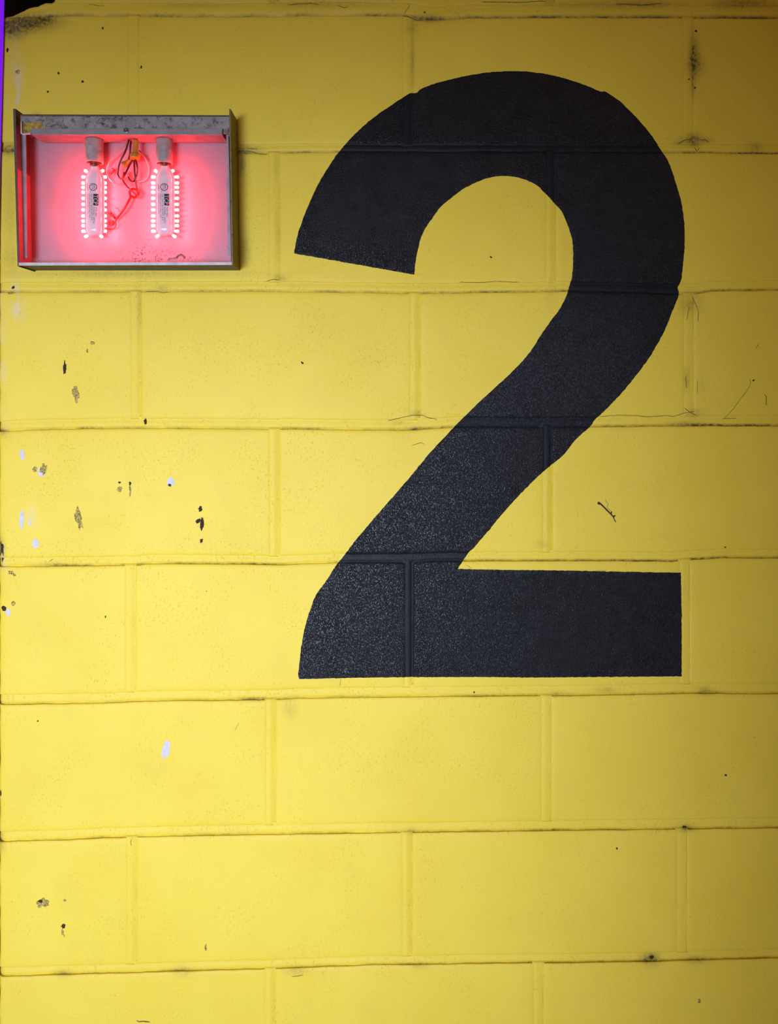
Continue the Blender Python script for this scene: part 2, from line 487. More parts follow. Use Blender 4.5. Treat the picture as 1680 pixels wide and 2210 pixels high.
def bed_joint(k):
    th = JL[k][1]
    prof = [(-0.28, -2.2), (-0.08, -1.2), (0.04, -1.8), (0.15, -1.9), (0.30, -1.55), (0.45, -1.2), (0.55, -1.1), (0.66, -1.3), (0.76, -1.7), (0.86, -2.4), (0.94, -3.0), (1.25, -4.0)]
    xs = []
    x = X_LEFT
    while x < X_RIGHT: xs.append(x); x += 6 if (x < 1690 and 1 <= k <= 8) else 40
    xs.append(X_RIGHT)
    V, F, base = [], [], []
    hole = [(0, 38), (8, 38), (30, 34), (45, 28), (60, 22), (80, 18), (100, 12), (113, 12), (118, 8)]
    for x in xs:
        lo = jy(k, x) + 1
        hi = jy(k, x) - th - 0.5
        if k == 1 and x < 118: hi = max(hi, min(lo - 1.5, interp(hole, x) + 1.2 * n1(x * 0.4, 3)))
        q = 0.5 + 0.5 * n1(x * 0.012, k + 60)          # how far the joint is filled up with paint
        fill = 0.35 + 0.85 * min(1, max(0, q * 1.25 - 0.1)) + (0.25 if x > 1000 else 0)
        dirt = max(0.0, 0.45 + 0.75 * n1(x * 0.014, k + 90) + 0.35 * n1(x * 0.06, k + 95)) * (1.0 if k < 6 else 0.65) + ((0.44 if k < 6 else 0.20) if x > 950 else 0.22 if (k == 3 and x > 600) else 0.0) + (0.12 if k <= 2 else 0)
        for t, h in prof:
            y = hi + (lo - hi) * t
            hh = h * (0.55 + 0.45 * fill) + 0.25 * n2(x * 0.05, t * 3, k)
            if x < 12: hh -= 3.0 * (1 - x / 12) ** 2
            V.append(Vector((wx(x), -hh * 0.001, wz(y))))
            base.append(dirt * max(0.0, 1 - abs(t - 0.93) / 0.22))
    n = len(prof)
    for i in range(len(xs) - 1):
        for j in range(n - 1):
            F.append((i * n + j, i * n + j + 1, (i + 1) * n + j + 1, (i + 1) * n + j))
    # close it towards the back so the bed has depth
    me = mesh('mortar_joint', V, F)
    bm = bmesh.new(); bm.from_mesh(me)
    ret = bmesh.ops.extrude_edge_only(bm, edges=[e for e in bm.edges if e.is_boundary])
    for g in ret['geom']:
        if isinstance(g, bmesh.types.BMVert): g.co.y = DEPTH - 0.002
    bmesh.ops.recalc_face_normals(bm, faces=bm.faces[:])
    bm.to_mesh(me); bm.free()
    base += [0.0] * (len(me.vertices) - len(base))
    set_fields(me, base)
    collect(me)
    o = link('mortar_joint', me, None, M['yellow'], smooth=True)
    centre(o); part(o, wall)
def head_joint(k, xd):
    s = HSTR.get((k, xd), 1.0)
    prof = [(-0.30, -1.6), (-0.12, -0.55), (0.05, -0.4 - 0.35 * s), (0.18, -0.42 * s), (0.30, -0.32 * s), (0.44, -0.55 * s), (0.58, -0.95 * s), (0.72, -1.4 * s), (0.84, -1.8 * s), (0.93, -2.05 * s), (1.0, -2.1 * s), (1.3, -4.0)]
    y0 = jy(k, xd) - 3
    y1 = jy(k + 1, xd) - JL[k + 1][1] + 2
    n_ = max(2, int((y1 - y0) / (6 if 1 <= k <= 8 and xd < 1690 else 60)))
    V, F, base = [], [], []
    for i in range(n_ + 1):
        y = y0 + (y1 - y0) * i / n_
        wob = 0.8 * n1(y * 0.03, xd)
        for t, h in prof:
            x = xd + 1 - HW - 1.0 + (HW + 1.5) * t + wob
            V.append(Vector((wx(x), -(h + 0.15 * n2(y * 0.05, t * 3, xd)) * 0.001, wz(y))))
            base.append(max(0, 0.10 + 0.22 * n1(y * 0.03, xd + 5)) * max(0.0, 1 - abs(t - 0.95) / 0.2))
    n = len(prof)
    for i in range(n_):
        for j in range(n - 1):
            F.append((i * n + j, (i + 1) * n + j, (i + 1) * n + j + 1, i * n + j + 1))
    me = mesh('mortar_joint', V, F)
    bm = bmesh.new(); bm.from_mesh(me)
    ret = bmesh.ops.extrude_edge_only(bm, edges=[e for e in bm.edges if e.is_boundary])
    for g in ret['geom']:
        if isinstance(g, bmesh.types.BMVert): g.co.y = DEPTH - 0.002
    bmesh.ops.recalc_face_normals(bm, faces=bm.faces[:])
    bm.to_mesh(me); bm.free()
    base += [0.0] * (len(me.vertices) - len(base))
    set_fields(me, base)
    collect(me)
    o = link('mortar_joint', me, None, M['yellow'], smooth=True)
    centre(o); part(o, wall)
for k in range(0, 12): bed_joint(k)
for k in range(-1, 12):
    for xd in HEAD[k]: head_joint(k, xd)

BVH = BVHTree.FromPolygons(wall_verts, wall_faces)
def on_wall(px, py, lift=0.0004):
    x, z = wx(px), wz(py)
    h = BVH.ray_cast(Vector((x, -0.2, z)), Vector((0, 1, 0)))
    y = h[0].y if h[0] is not None else 0.0
    return Vector((x, y - lift, z))

fl = link('floor', mesh('floor', *hexa(
    [Vector((-2.6, -3.0, 0)), Vector((2.2, -3.0, 0)), Vector((2.2, -3.0, -0.1)), Vector((-2.6, -3.0, -0.1))],
    [Vector((-2.6, 0.6, 0)), Vector((2.2, 0.6, 0)), Vector((2.2, 0.6, -0.1)), Vector((-2.6, 0.6, -0.1))])), None, M['floor'])
tag(fl, 'grey concrete floor below the wall', 'floor', kind='structure')

# ------------------------------------------------------------------ the painted 2
OUT = [(635, 547), (643, 506), (656, 468), (680, 412), (707, 364), (742, 315), (793, 265), (841, 230), (884, 202), (892, 201), (899, 201), (911, 191), (948, 178), (1007, 164), (1055, 156.5), (1103, 153.7), (1152, 156),
       (1205, 165.5), (1253, 180), (1296, 197.5), (1303, 197), (1313, 201), (1339, 219), (1353, 232.5), (1377, 257), (1404, 289), (1428, 324), (1446, 356), (1462, 404), (1474, 452), (1478.5, 506), (1476, 559), (1471, 603), (1464, 621),
       (1467, 633), (1455, 664), (1433, 717), (1401, 773), (1357, 831), (1313, 879), (1285, 906), (1275, 920), (1243, 949), (1221, 977), (1199, 997), (1163, 1027), (1120, 1070), (1082, 1112), (1055, 1145), (1023, 1182),
       (1012, 1193), (988, 1228), (1100, 1230), (1232, 1231.5), (1350, 1234), (1470.5, 1236), (1472, 1343), (1472, 1459.5), (1300, 1461), (1150, 1462), (1029, 1461), (814, 1462), (646, 1465.5), (644, 1455), (648, 1418), (652, 1386), (661.5, 1343),
       (680, 1289), (702, 1257), (726, 1220), (742, 1200), (777, 1155), (825, 1099), (878.5, 1037.5), (927, 979), (970, 933), (996, 906), (1045, 858), (1098, 810), (1141, 764), (1170, 720), (1192, 689), (1208.5, 667),
       (1222, 641), (1230, 617), (1235, 595), (1237.5, 564), (1236, 522), (1227, 490), (1213, 457.5), (1195, 436), (1179, 419), (1157, 399), (1125, 385), (1093, 380), (1055, 384), (1018, 398.5), (991, 414.5), (953.5, 445), (932, 473.5), (913, 503), (902.5, 538), (896.5, 570), (895, 593)]
CORNER = {(635, 547), (988, 1228), (1470.5, 1236), (1472, 1459.5), (646, 1465.5), (895, 593), (1464, 621), (1467, 633)}
def dense(poly, step):
    P = [Vector((x, y, 0)) for x, y in poly]
    cor = [p in CORNER for p in poly]
    n = len(P); out = []
    for i in range(n):
        p1, p2 = P[i], P[(i + 1) % n]
        p0 = P[i - 1] if not cor[i] else p1 * 2 - p2
        p3 = P[(i + 2) % n] if not cor[(i + 1) % n] else p2 * 2 - p1
        m = max(1, int((p2 - p1).length / step))
        for j in range(m):
            t = j / m
            q = 0.5 * ((2 * p1) + (p2 - p0) * t + (2 * p0 - 5 * p1 + 4 * p2 - p3) * t * t + (3 * p1 - p0 - 3 * p2 + p3) * t ** 3)
            r = 0.9 * n2(q.x * 0.13, q.y * 0.13, 5) + 0.6 * n2(q.x * 0.4, q.y * 0.4, 6)
            d = (p2 - p1).normalized()
            out.append((q.x - d.y * r, q.y + d.x * r))
    return out
pts = dense(OUT, 3.2)
cdt = delaunay_2d_cdt([Vector((x, y)) for x, y in pts], [], [list(range(len(pts)))], 1, 1e-5)
bm = bmesh.new()
bv = [bm.verts.new((v.x, v.y, 0)) for v in cdt[0]]
for tri in cdt[2]: bm.faces.new([bv[i] for i in tri])
cuts_y = set(range(150, 1470, 14))
for k in range(1, 7):
    lo = min(y for x, y in JL[k][0] if 500 < x < 1520) - JL[k][1] - 4
    hi = max(y for x, y in JL[k][0] if 500 < x < 1520) + 5
    y = lo
    while y < hi: cuts_y.add(y); y += 1.6
cuts_x = set(range(630, 1485, 14))
for k in range(1, 6):
    for xd in HEAD[k]:
        if 640 < xd < 1480:
            x = xd - HW - 4
            while x < xd + 5: cuts_x.add(x); x += 1.6
def spaced(vals):
    out = []
    for v in sorted(vals):
        if not out or v - out[-1] > 0.7: out.append(v)
    return out
for y in spaced(cuts_y):
    if 150 < y < 1468:
        bmesh.ops.bisect_plane(bm, geom=bm.verts[:] + bm.edges[:] + bm.faces[:], plane_co=(0, y, 0), plane_no=(0, 1, 0))
for x in spaced(cuts_x):
    bmesh.ops.bisect_plane(bm, geom=bm.verts[:] + bm.edges[:] + bm.faces[:], plane_co=(x, 0, 0), plane_no=(1, 0, 0))
bmesh.ops.remove_doubles(bm, verts=bm.verts[:], dist=0.12)
bmesh.ops.dissolve_degenerate(bm, dist=0.02, edges=bm.edges[:])
bm.verts.ensure_lookup_table()
flat = [(v.co.x, v.co.y) for v in bm.verts]
def film(x, y):
    p = on_wall(x, y, 0)
    p.y = min([p.y] + [on_wall(x + dx, y + dy, 0).y for dx, dy in ((0, 1.7), (0, -1.7), (1.7, 0), (-1.7, 0), (0, 0.8), (0, -0.8), (0.8, 0), (-0.8, 0))]) - 0.00035
    return p
for v in bm.verts: v.co = film(v.co.x, v.co.y)
rimv = [v.is_boundary for v in bm.verts]
me = bpy.data.meshes.new('painted_numeral')
bm.to_mesh(me); bm.free()
ca = me.attributes.new('coarse', 'FLOAT', 'POINT'); sa = me.attributes.new('smooth', 'FLOAT', 'POINT')
for i, (px, py) in enumerate(flat):
    c = 0.0
    if 632 < py < 1200:
        c = math.exp(-((py - 800) / 150) ** 2) * (1.0 if px < 1330 else math.exp(-((px - 1330) / 60) ** 2))
    ca.data[i].value = c
    s = 0.0
    for k in range(1, 6):
        yy = jy(k, px)
        if yy - JL[k][1] - 1 < py < yy + 2: s = 0.75
        for xd in HEAD[k]:
            if xd - HW - 1 < px < xd + 2 and jy(k, px) < py < jy(k + 1, px): s = 0.8
    sa.data[i].value = max(s, 0.85 if rimv[i] else 0.0)
bmx = bmesh.new(); bmx.from_mesh(me)
for f in bmx.faces:
    if f.normal.y > 0: f.normal_flip()
bmx.to_mesh(me); bmx.free()
num = link('painted_numeral', me, None, M['black'], smooth=True)
centre(num)
tag(num, 'large black number 2 painted on the yellow block wall', 'numeral')

# ------------------------------------------------------------------ marks on the wall
def blob(name, px, py, rx, ry, mat, ang=0, seed=1.0, rough=0.25, th=0.00035):
    n = 22
    ca_, sa_ = math.cos(math.radians(ang)), math.sin(math.radians(ang))
    ring = []
    for i in range(n):
        a = 2 * math.pi * i / n
        r = 1 + rough * (n2(math.cos(a) * 1.6, math.sin(a) * 1.6, seed + px) + 0.6 * n2(math.cos(a) * 4, math.sin(a) * 4, seed + py))
        x, y = rx * r * math.cos(a), ry * r * math.sin(a)
        ring.append((px + x * ca_ - y * sa_, py + x * sa_ + y * ca_))
    V = [on_wall(x, y, th) for x, y in ring] + [on_wall(x, y, -0.0006) for x, y in ring] + [on_wall(px, py, th)]
    F = [(i, 2 * n, (i + 1) % n) for i in range(n)] + [(i, (i + 1) % n, n + (i + 1) % n, n + i) for i in range(n)]
    me = mesh(name, V, F)
    bm = bmesh.new(); bm.from_mesh(me); bmesh.ops.recalc_face_normals(bm, faces=bm.faces[:]); bm.to_mesh(me); bm.free()
    o = centre(link(name, me, None, mat))
    return part(o, wall)
def stroke(name, pl, w, mat, root=None, w_end=None):
    """a thin irregular line lying on the wall"""
    P = []
    for (a, b), (c, d) in zip(pl, pl[1:]):
        m = max(1, int(math.hypot(c - a, d - b) / 4))
        P += [(a + (c - a) * i / m, b + (d - b) * i / m) for i in range(m)]
    P.append(pl[-1])
    V = []
    for i, (x, y) in enumerate(P):
        x2, y2 = P[min(i + 1, len(P) - 1)]; x1, y1 = P[max(i - 1, 0)]
        L = math.hypot(x2 - x1, y2 - y1) or 1
        nx, ny = -(y2 - y1) / L, (x2 - x1) / L
        j = 0.8 * n2(x * 0.2, y * 0.2, 9)
        ww = w + ((w_end if w_end is not None else w) - w) * i / max(1, len(P) - 1)
        ww *= 0.75 + 0.5 * abs(n2(x * 0.3, y * 0.3, 2))
        if i in (0, len(P) - 1): ww *= 0.3
        for sgn in (-1, 1):
            V.append(on_wall(x + nx * (j + sgn * ww / 2), y + ny * (j + sgn * ww / 2), 0.00032))
    n = len(V)
    V += [v + Vector((0, 0.0008, 0)) for v in V]
    F = []
    for i in range(len(P) - 1):
        a, b, c, d = 2 * i, 2 * i + 1, 2 * i + 3, 2 * i + 2
        F += [(a, b, c, d), (a, d, d + n, a + n), (b, b + n, c + n, c)]
    me = mesh(name, V, F)
    bm = bmesh.new(); bm.from_mesh(me); bmesh.ops.recalc_face_normals(bm, faces=bm.faces[:]); bm.to_mesh(me); bm.free()
    o = centre(link(name, me, None, mat))
    return part(o, root or wall)

for px, py, rx, ry, a in [(140, 793, 3.6, 14, 3), (313.5, 910, 2.8, 7.5, 0), (433, 1098, 4, 6, 10), (436, 1131, 4, 14, 5), (429, 1124, 6, 4, -25), (435.5, 1167, 3, 4.5, 15), (366.5, 1047, 3, 3, 0),
                          (16, 108, 2.2, 5, 0), (258, 1041, 3, 2.4, 0), (281, 1043, 2.6, 3.5, 0), (28, 620, 2.6, 4, 20), (653, 783, 2.2, 3, -30), (305, 145, 1.6, 3, 0), (178, 176, 2.8, 2.6, 0), (103, 198, 2.2, 2, 0), (126, 158, 2.4, 2.2, 0), (222, 61, 2, 2.6, 0),
                          (1567, 1673, 2.6, 2.2, 0), (4, 1190, 4.5, 20, 0), (0.5, 1713, 2.4, 6, 0), (1024, 1495, 1.8, 2, 0), (1060, 555, 3, 1.6, 40), (1627, 821, 2, 2, 0), (1566, 1181, 1.6, 1.6, 0), (1332, 1831, 1.8, 2.2, 0), (1501, 189, 2.4, 1.6, -30), (1488, 171, 2, 1.4, -30), (1503, 67, 3, 2, 0),
                          (228, 1331, 1.4, 2.4, 0), (446, 1276, 1, 1, 0), (82, 1556, 1.6, 1.6, 0), (917, 26, 2.2, 2.2, 0), (1408, 2067, 5, 4, 0), (1479, 1786, 5, 3, 0), (8, 1313, 5, 6, 0), (382, 290, 0.1, 0.1, 0)][:-1]:
    blob('paint_chip', px, py, rx, ry, M['chip_dark'], a, rough=0.5)
for px, py, rx, ry, a in [(164, 849, 7.5, 17, -6), (170, 1121, 7, 23, -12), (95, 1012, 6.5, 12, 10), (75, 1012, 4, 6, 0), (92, 1949, 12, 10, -10), (200, 740, 5, 4, 0), (188, 757, 2, 4, 0), (258, 1055, 6, 7, 0), (281, 1056, 2.2, 13, 0),
                          (24, 1236, 6, 4, 20), (31, 1241, 3, 3, 0), (29, 1302, 4, 5, 0), (24, 632, 7, 3, 0), (140, 1943, 3.5, 2.5, 0), (38, 155, 5, 4, 0), (135, 2012, 2.5, 5, 10), (444, 2045, 2.4, 7, 0), (1510, 2160, 3, 5, 0)]:
    blob('bare_spot', px, py, rx, ry, M['chip_brown'], a, rough=0.55)
blob('paint_chip', 88, 1945, 5, 3, M['chip_dark'], -10, rough=0.7)
blob('paint_chip', 137, 1998, 4, 5, M['chip_dark'], 35, rough=0.6)
for px, py, rx, ry, a in [(359, 1617, 8.5, 24, 14), (48, 982, 4.5, 12, -8), (47, 1121, 4.5, 19, 2), (76, 1174, 7, 10, 8), (369, 1040, 8, 9, 20), (18, 1322, 5, 8, -10), (90, 1018, 8, 11, 0), (64, 1128, 3, 7, 0)]:
    blob('primer_patch', px, py, rx, ry, M['primer'], a, rough=0.35, th=0.00022)
for pl, w in [([(838, 908), (850, 905), (868, 901), (890, 896), (912, 896), (926, 902), (940, 904), (944, 908)], 2.0), ([(888, 962), (900, 958), (908, 955), (917, 959)], 1.6), ([(1296, 899), (1335, 896), (1372, 897), (1398, 900), (1440, 897), (1455, 899), (1475, 892), (1500, 888)], 1.7),
              ([(1478, 880), (1490, 890), (1505, 896)], 1.8), ([(1560, 903), (1592, 903)], 1.6), ([(1618, 818), (1622, 826), (1612, 845), (1598, 862), (1585, 880), (1570, 898), (1564, 905)], 1.1), ([(1650, 850), (1655, 856), (1654, 873), (1659, 875)], 2.4), ([(1632, 752), (1639, 742)], 1.4),
              ([(1464, 310), (1480, 302), (1492, 300)], 2.6), ([(1512, 302), (1524, 302), (1530, 308)], 2.4), ([(1500, 318), (1506, 326), (1511, 318)], 2.0), ([(513, 325), (540, 326), (560, 332), (577, 333)], 2.4), ([(533, 320), (558, 322)], 1.6), ([(574, 607), (590, 603), (605, 605)], 2.0),
              ([(312, 629), (340, 628), (352, 632), (368, 629)], 1.6), ([(620, 10), (640, 8)], 1.5), ([(728, 11), (745, 16), (752, 13)], 1.8), ([(868, 33), (886, 37), (900, 44), (915, 43)], 2.4), ([(891, 40), (894, 33)], 1.5), ([(1601, 23), (1605, 12)], 1.4),
              ([(736, 1463), (734, 1482)], 1.1), ([(507, 1577), (516, 1560)], 1.2), ([(105, 1213), (115, 1206)], 1.6), ([(137, 1998), (133, 2010), (140, 2022)], 1.8), ([(294, 2202), (300, 2205), (312, 2204), (324, 2206)], 3.4), ([(138, 1041), (132, 1041)], 0.8),
              ([(630, 8), (672, 6), (690, 9)], 1.8), ([(1040, 4), (1120, 5), (1180, 2)], 1.8), ([(1330, 8), (1390, 10), (1430, 7)], 1.8), ([(190, 8), (225, 12)], 1.6), ([(880, 5), (884, 12), (872, 30)], 1.4), ([(990, 609), (1040, 610), (1070, 607), (1120, 609)], 1.6), ([(285, 1808), (282, 1818), (283, 1826)], 1.5),
              ([(630, 2108), (655, 2104)], 1.6), ([(1286, 1232), (1310, 1230)], 0.6), ([(1005, 1219), (1020, 1226)], 1.0), ([(1496, 640), (1508, 672), (1507, 694)], 1.5), ([(1481, 810), (1482, 838)], 1.8), ([(1488, 662), (1483, 690)], 1.4), ([(1506, 822), (1506, 850)], 1.2)]:
    stroke('crack', pl, w * 0.75, M['crack'])

# the bit of twig stuck to the wall
tw = empty('twig', on_wall(1310, 1105, 0.001), 'small dark brown twig stuck on the yellow wall right of the numeral', 'twig')
tp = [on_wall(1292, 1085.5, 0.0012), on_wall(1297, 1088, 0.0016), on_wall(1310, 1101, 0.0018), on_wall(1322, 1113, 0.0014), on_wall(1325, 1118, 0.0012), on_wall(1326, 1121, 0.001), on_wall(1330, 1127, 0.0006)]
me = tube_mesh('stem', tp, 0.0012, 8, 4, 0.0006)
part(link('stem', me, None, M['twig'], True), tw)
me = tube_mesh('bud', [on_wall(1290.5, 1085, 0.001), on_wall(1293, 1086, 0.0014), on_wall(1295, 1087, 0.0014)], 0.0018, 8, 3)
part(link('bud', me, None, M['twig'], True), tw)
me = tube_mesh('side_shoot', [on_wall(1324, 1115, 0.0012), on_wall(1328, 1112.5, 0.0016)], 0.0009, 6, 1)
part(link('side_shoot', me, None, M['twig'], True), tw)
me = tube_mesh('side_shoot', [on_wall(1319, 1110, 0.0012), on_wall(1320, 1104, 0.0016)], 0.0009, 6, 1)
part(link('side_shoot', me, None, M['twig'], True), tw)
me = tube_mesh('fibre', [on_wall(1307, 1077, 0.0004), on_wall(1309, 1083, 0.0006), on_wall(1313, 1088, 0.0006), on_wall(1311, 1095, 0.0006), on_wall(1318, 1103, 0.0006)], 0.00035, 5, 4)
part(link('fibre', me, None, M['scuff'], True), tw)

# ------------------------------------------------------------------ purple light strip at the end of the wall
st = empty('light_strip', unp(-4, 300, 0.0), 'slim glowing purple light strip at the left end of the wall', 'light strip')
def strip(name, y0, y1, d0, d1, inset, mat):
    e = lambda y: 8.2 - y * 8.2 / 325.0
    V = lambda x, y, d: Vector((wx(x), -d, wz(y)))
    f_ = [unp(e(y0) - 20 + inset, y0, d1), unp(e(y0) - inset, y0, d1), unp(e(y1) - inset, y1, d1), unp(e(y1) - 20 + inset, y1, d1)]
    b_ = [Vector((p.x, -d0, p.z)) for p in f_]
    me = mesh(name, *hexa(f_, b_))
    bevel_mesh(me, 0.0003, 1)
    part(centre(link(name, me, None, mat)), st)
strip('lens', -240, 560, 0.0030, 0.0052, 0.0, M['purple'])
strip('backing', -244, 564, 0.0002, 0.0030, 0.6, M['black_plastic'])

# ------------------------------------------------------------------ the open light box
DF = 0.050
box = empty('light_box', unp(272, 575, 0.0), 'open grey metal light box with red lit white back panel on the wall', 'light box')
def sheared(name, fr_px, d_front, d_back, parent, mat, bev=0.0005):
    fr = [unp(x, y, d_front) for x, y in fr_px]
    bk = [Vector((p.x, -d_back, p.z)) for p in fr]
    me = mesh(name, *hexa(fr, bk))
    if bev: bevel_mesh(me, bev)
    o = centre(link(name, me, None, mat))
    return part(o, parent)
# back panel, with speckles of dirt along its foot
a, b = unp(63, 268, 0.010), unp(501, 578, 0.010)
nx, nz = 60, 46
V = [Vector((a.x + (b.x - a.x) * i / nx, -0.010, a.z + (b.z - a.z) * j / nz)) for j in range(nz + 1) for i in range(nx + 1)]
F = [(j * (nx + 1) + i, (j + 1) * (nx + 1) + i, (j + 1) * (nx + 1) + i + 1, j * (nx + 1) + i + 1) for j in range(nz) for i in range(nx)]
me = mesh('back_panel', V, F)
bm = bmesh.new(); bm.from_mesh(me)
ret = bmesh.ops.extrude_edge_only(bm, edges=[e for e in bm.edges if e.is_boundary])
for g in ret['geom']:
    if isinstance(g, bmesh.types.BMVert): g.co.y = -0.001
bmesh.ops.recalc_face_normals(bm, faces=bm.faces[:])
bm.to_mesh(me); bm.free()
at = me.attributes.new('grime_shade', 'FLOAT', 'POINT')
for i, v in enumerate(me.vertices):
    k = D / (D - 0.010)
    px, py = v.co.x * k / S + 840, CY - (v.co.z - ZCAM) * k / S
    at.data[i].value = min(1, math.exp(-((px - 320) / 42) ** 2 - ((py - 556) / 20) ** 2) * 1.3 + 0.55 * math.exp(-((px - 82) / 9) ** 2 - ((py - 552) / 18) ** 2) + 0.5 * math.exp(-((px - 400) / 40) ** 2 - ((py - 560) / 12) ** 2)
                           + 0.22 * math.exp(-((px - 330) / 160) ** 2 - ((py - 520) / 40) ** 2))
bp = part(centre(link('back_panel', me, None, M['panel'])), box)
# small torn hole in the foot of the panel
pc = unp(390, 553, 0.0105)
V, F = [], []
for i in range(14):
    an = math.pi * i / 13
    for r in (1.0, 0.62):
        rr = r * (1 + 0.22 * n1(i * 0.9, 4 + r))
        V.append(pc + Vector((math.cos(an) * 0.0068 * rr, 0, -0.0035 + math.sin(an) * 0.0072 * rr)))
nV = len(V)
V += [v + Vector((0, 0.0012, 0)) for v in V]
for i in range(13):
    q = (2 * i, 2 * i + 1, 2 * i + 3, 2 * i + 2)
    F += [q, tuple(nV + x for x in q)[::-1], (2 * i, 2 * i + 2, nV + 2 * i + 2, nV + 2 * i), (2 * i + 1, nV + 2 * i + 1, nV + 2 * i + 3, 2 * i + 3)]
part(centre(link('torn_edge', mesh('torn_edge', V, F), None, M['dark_metal'])), box)
pl_ = [unp(362, 562, 0.0108), unp(366, 557, 0.0108), unp(376, 557, 0.0108), unp(384, 552, 0.0108)]
part(centre(link('crack', tube_mesh('crack', pl_, 0.0004, 5, 3), None, M['dark_metal'])), box)

sheared('side_panel', [(28, 234.5), (34, 234.5), (41, 576), (37.5, 574)], DF, 0.0, box, M['dark_metal'])
sheared('side_panel', [(494.5, 234.5), (498, 234.5), (503.5, 573), (500, 572)], DF, 0.0, box, M['olive_metal'])
# the left side seen from inside is painted white under its dark edge
def liner(x0, x1, y0t, y1t, name, d0, d1, mat):
    sheared(name, [(x0[0], y0t), (x1[0], y0t), (x1[1], y1t), (x0[1], y1t)], d1, d0, box, mat, 0.0002)
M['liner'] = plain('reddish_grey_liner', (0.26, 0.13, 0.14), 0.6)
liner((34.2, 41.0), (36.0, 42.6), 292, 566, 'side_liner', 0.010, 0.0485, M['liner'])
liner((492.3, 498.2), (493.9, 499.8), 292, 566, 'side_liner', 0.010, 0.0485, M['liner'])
# strips that used to hold the missing cover
sheared('retainer_strip', [(45.5, 291), (55.5, 291), (58.0, 557), (49.5, 557)], 0.036, 0.034, box, M['strip_metal'], 0.0002)
sheared('retainer_strip', [(488.5, 291), (496.5, 291), (498.5, 551), (491.5, 551)], 0.040, 0.038, box, M['strip_metal'], 0.0002)
# header
sheared('header_panel', [(44, 247.5), (497, 249.5), (497.5, 289.5), (44, 289.5)], 0.0450, 0.0435, box, M['grey_metal'], 0.0003)
sheared('top_panel', [(44, 246.5), (497, 248.5), (497, 251.5), (44, 250.0)], 0.0462, 0.0, box, M['dark_metal'], 0.0003)
# mounting bar across the top with its bolt, two sockets hang from it
bar = solid('mounting_bar', 68, 480, 277, 291, 0.0142, 0.0500, box, M['bar_metal'], 0.0007)
pb = unp(272.5, 282, 0.0500)
RX = Matrix.Rotation(math.pi / 2, 4, 'X')
me = lathe_mesh('bolt', [(0.0034, -0.001), (0.0038, 0.0004), (0.0036, 0.0010), (0.0026, 0.0012), (0.0022, 0.0004), (0.0016, 0.0003), (0.0014, 0.0012), (0.0006, 0.0016)], 20, Matrix.Translation(pb) @ RX)
part(centre(link('bolt', me, None, M['screw_head'], False)), bar)
DB = 0.029
SOC = {}
bar_z = unp(272, 291, 0.0500).z
for cx, half, ybot in ((204, 19, 345), (355, 18, 347)):
    c = unp(cx, ybot, DB)
    r = half * S * (D - DB) / D
    ztop = bar_z - 0.0002
    zb = unp(cx, ybot + 1.5, DB + r).z
    h = ztop - zb
    prof = [(r * 0.94, h), (r * 0.985, h - 0.0012), (r * 0.985, 0.010), (r, 0.006), (r, 0.0008), (r * 0.97, 0.0), (r * 0.86, 0.0), (r * 0.82, 0.003), (r * 0.80, 0.012)]
    me = lathe_mesh('socket', prof, 32, Matrix.Translation((c.x, -DB, zb)))
    o = part(centre(link('socket', me, None, M['socket'], False)), bar)
    me.polygons.foreach_set('use_smooth', [abs(p.normal.z) < 0.5 for p in me.polygons])
    SOC[cx] = (c.x, zb, r)
# bottom: pale lip, then the underside with two slots that glow
sheared('bottom_lip', [(40, 566.5), (500.5, 565.5), (501, 571.5), (40, 573)], 0.0500, 0.0470, box, M['lip_metal'], 0.0004)
def under(x0, x1, d0, d1):
    z1 = unp(200, 572.6, 0.05).z; z0 = z1 + 0.0024
    xa, xb = unp(x0, 572, 0.05).x, unp(x1, 572, 0.05).x
    fr = [Vector((xa, -d1, z0)), Vector((xb, -d1, z0)), Vector((xb, -d1, z1)), Vector((xa, -d1, z1))]
    return hexa(fr, [Vector((p.x, -d0, p.z)) for p in fr])
V, F = [], []
for args in ((40.5, 500.5, 0.0285, 0.0469), (40.5, 500.5, 0.0, 0.0250), (40.5, 95, 0.0250, 0.0285), (205, 232, 0.0250, 0.0285), (268, 300, 0.0250, 0.0285), (335, 500.5, 0.0250, 0.0285)):
    v, f = hexa(*[]) if False else under(*args)
    n = len(V); V += v; F += [tuple(i + n for i in q) for q in f]
part(centre(link('bottom_panel', mesh('bottom_panel', V, F), None, M['dark_metal'])), box)
# stickers and the bent wire clip left on the header
sheared('yellow_sticker', [(50, 266), (92, 264), (93, 277), (50, 287)], 0.0454, 0.0450, box, M['label_yellow'], 0)
sheared('pale_sticker', [(99, 250), (136, 252), (138, 276), (97, 277)], 0.0453, 0.0450, box, M['label_pale'], 0)
me = tube_mesh('wire_clip', [unp(46, 262, 0.047), unp(46.3, 280, 0.047), unp(47.2, 287.5, 0.047), unp(51, 289.5, 0.047), unp(58, 289, 0.047), unp(67, 288.5, 0.047)], 0.0012, 8, 4)
part(centre(link('wire_clip', me, None, M['lip_metal'], True)), box)
for cx_, cy_, rr in ((122, 279, 13), (110, 275, 4)):   # ring marks on the pale sticker
    ring = [unp(cx_ + rr * math.cos(t), cy_ - 0.8 * rr * math.sin(t), 0.0455) for t in [math.radians(a_) for a_ in range(10, 171, 16)]]
    part(centre(link('sticker_mark', tube_mesh('sticker_mark', ring, 0.00028, 5, 2), None, M['ink'], True)), box)

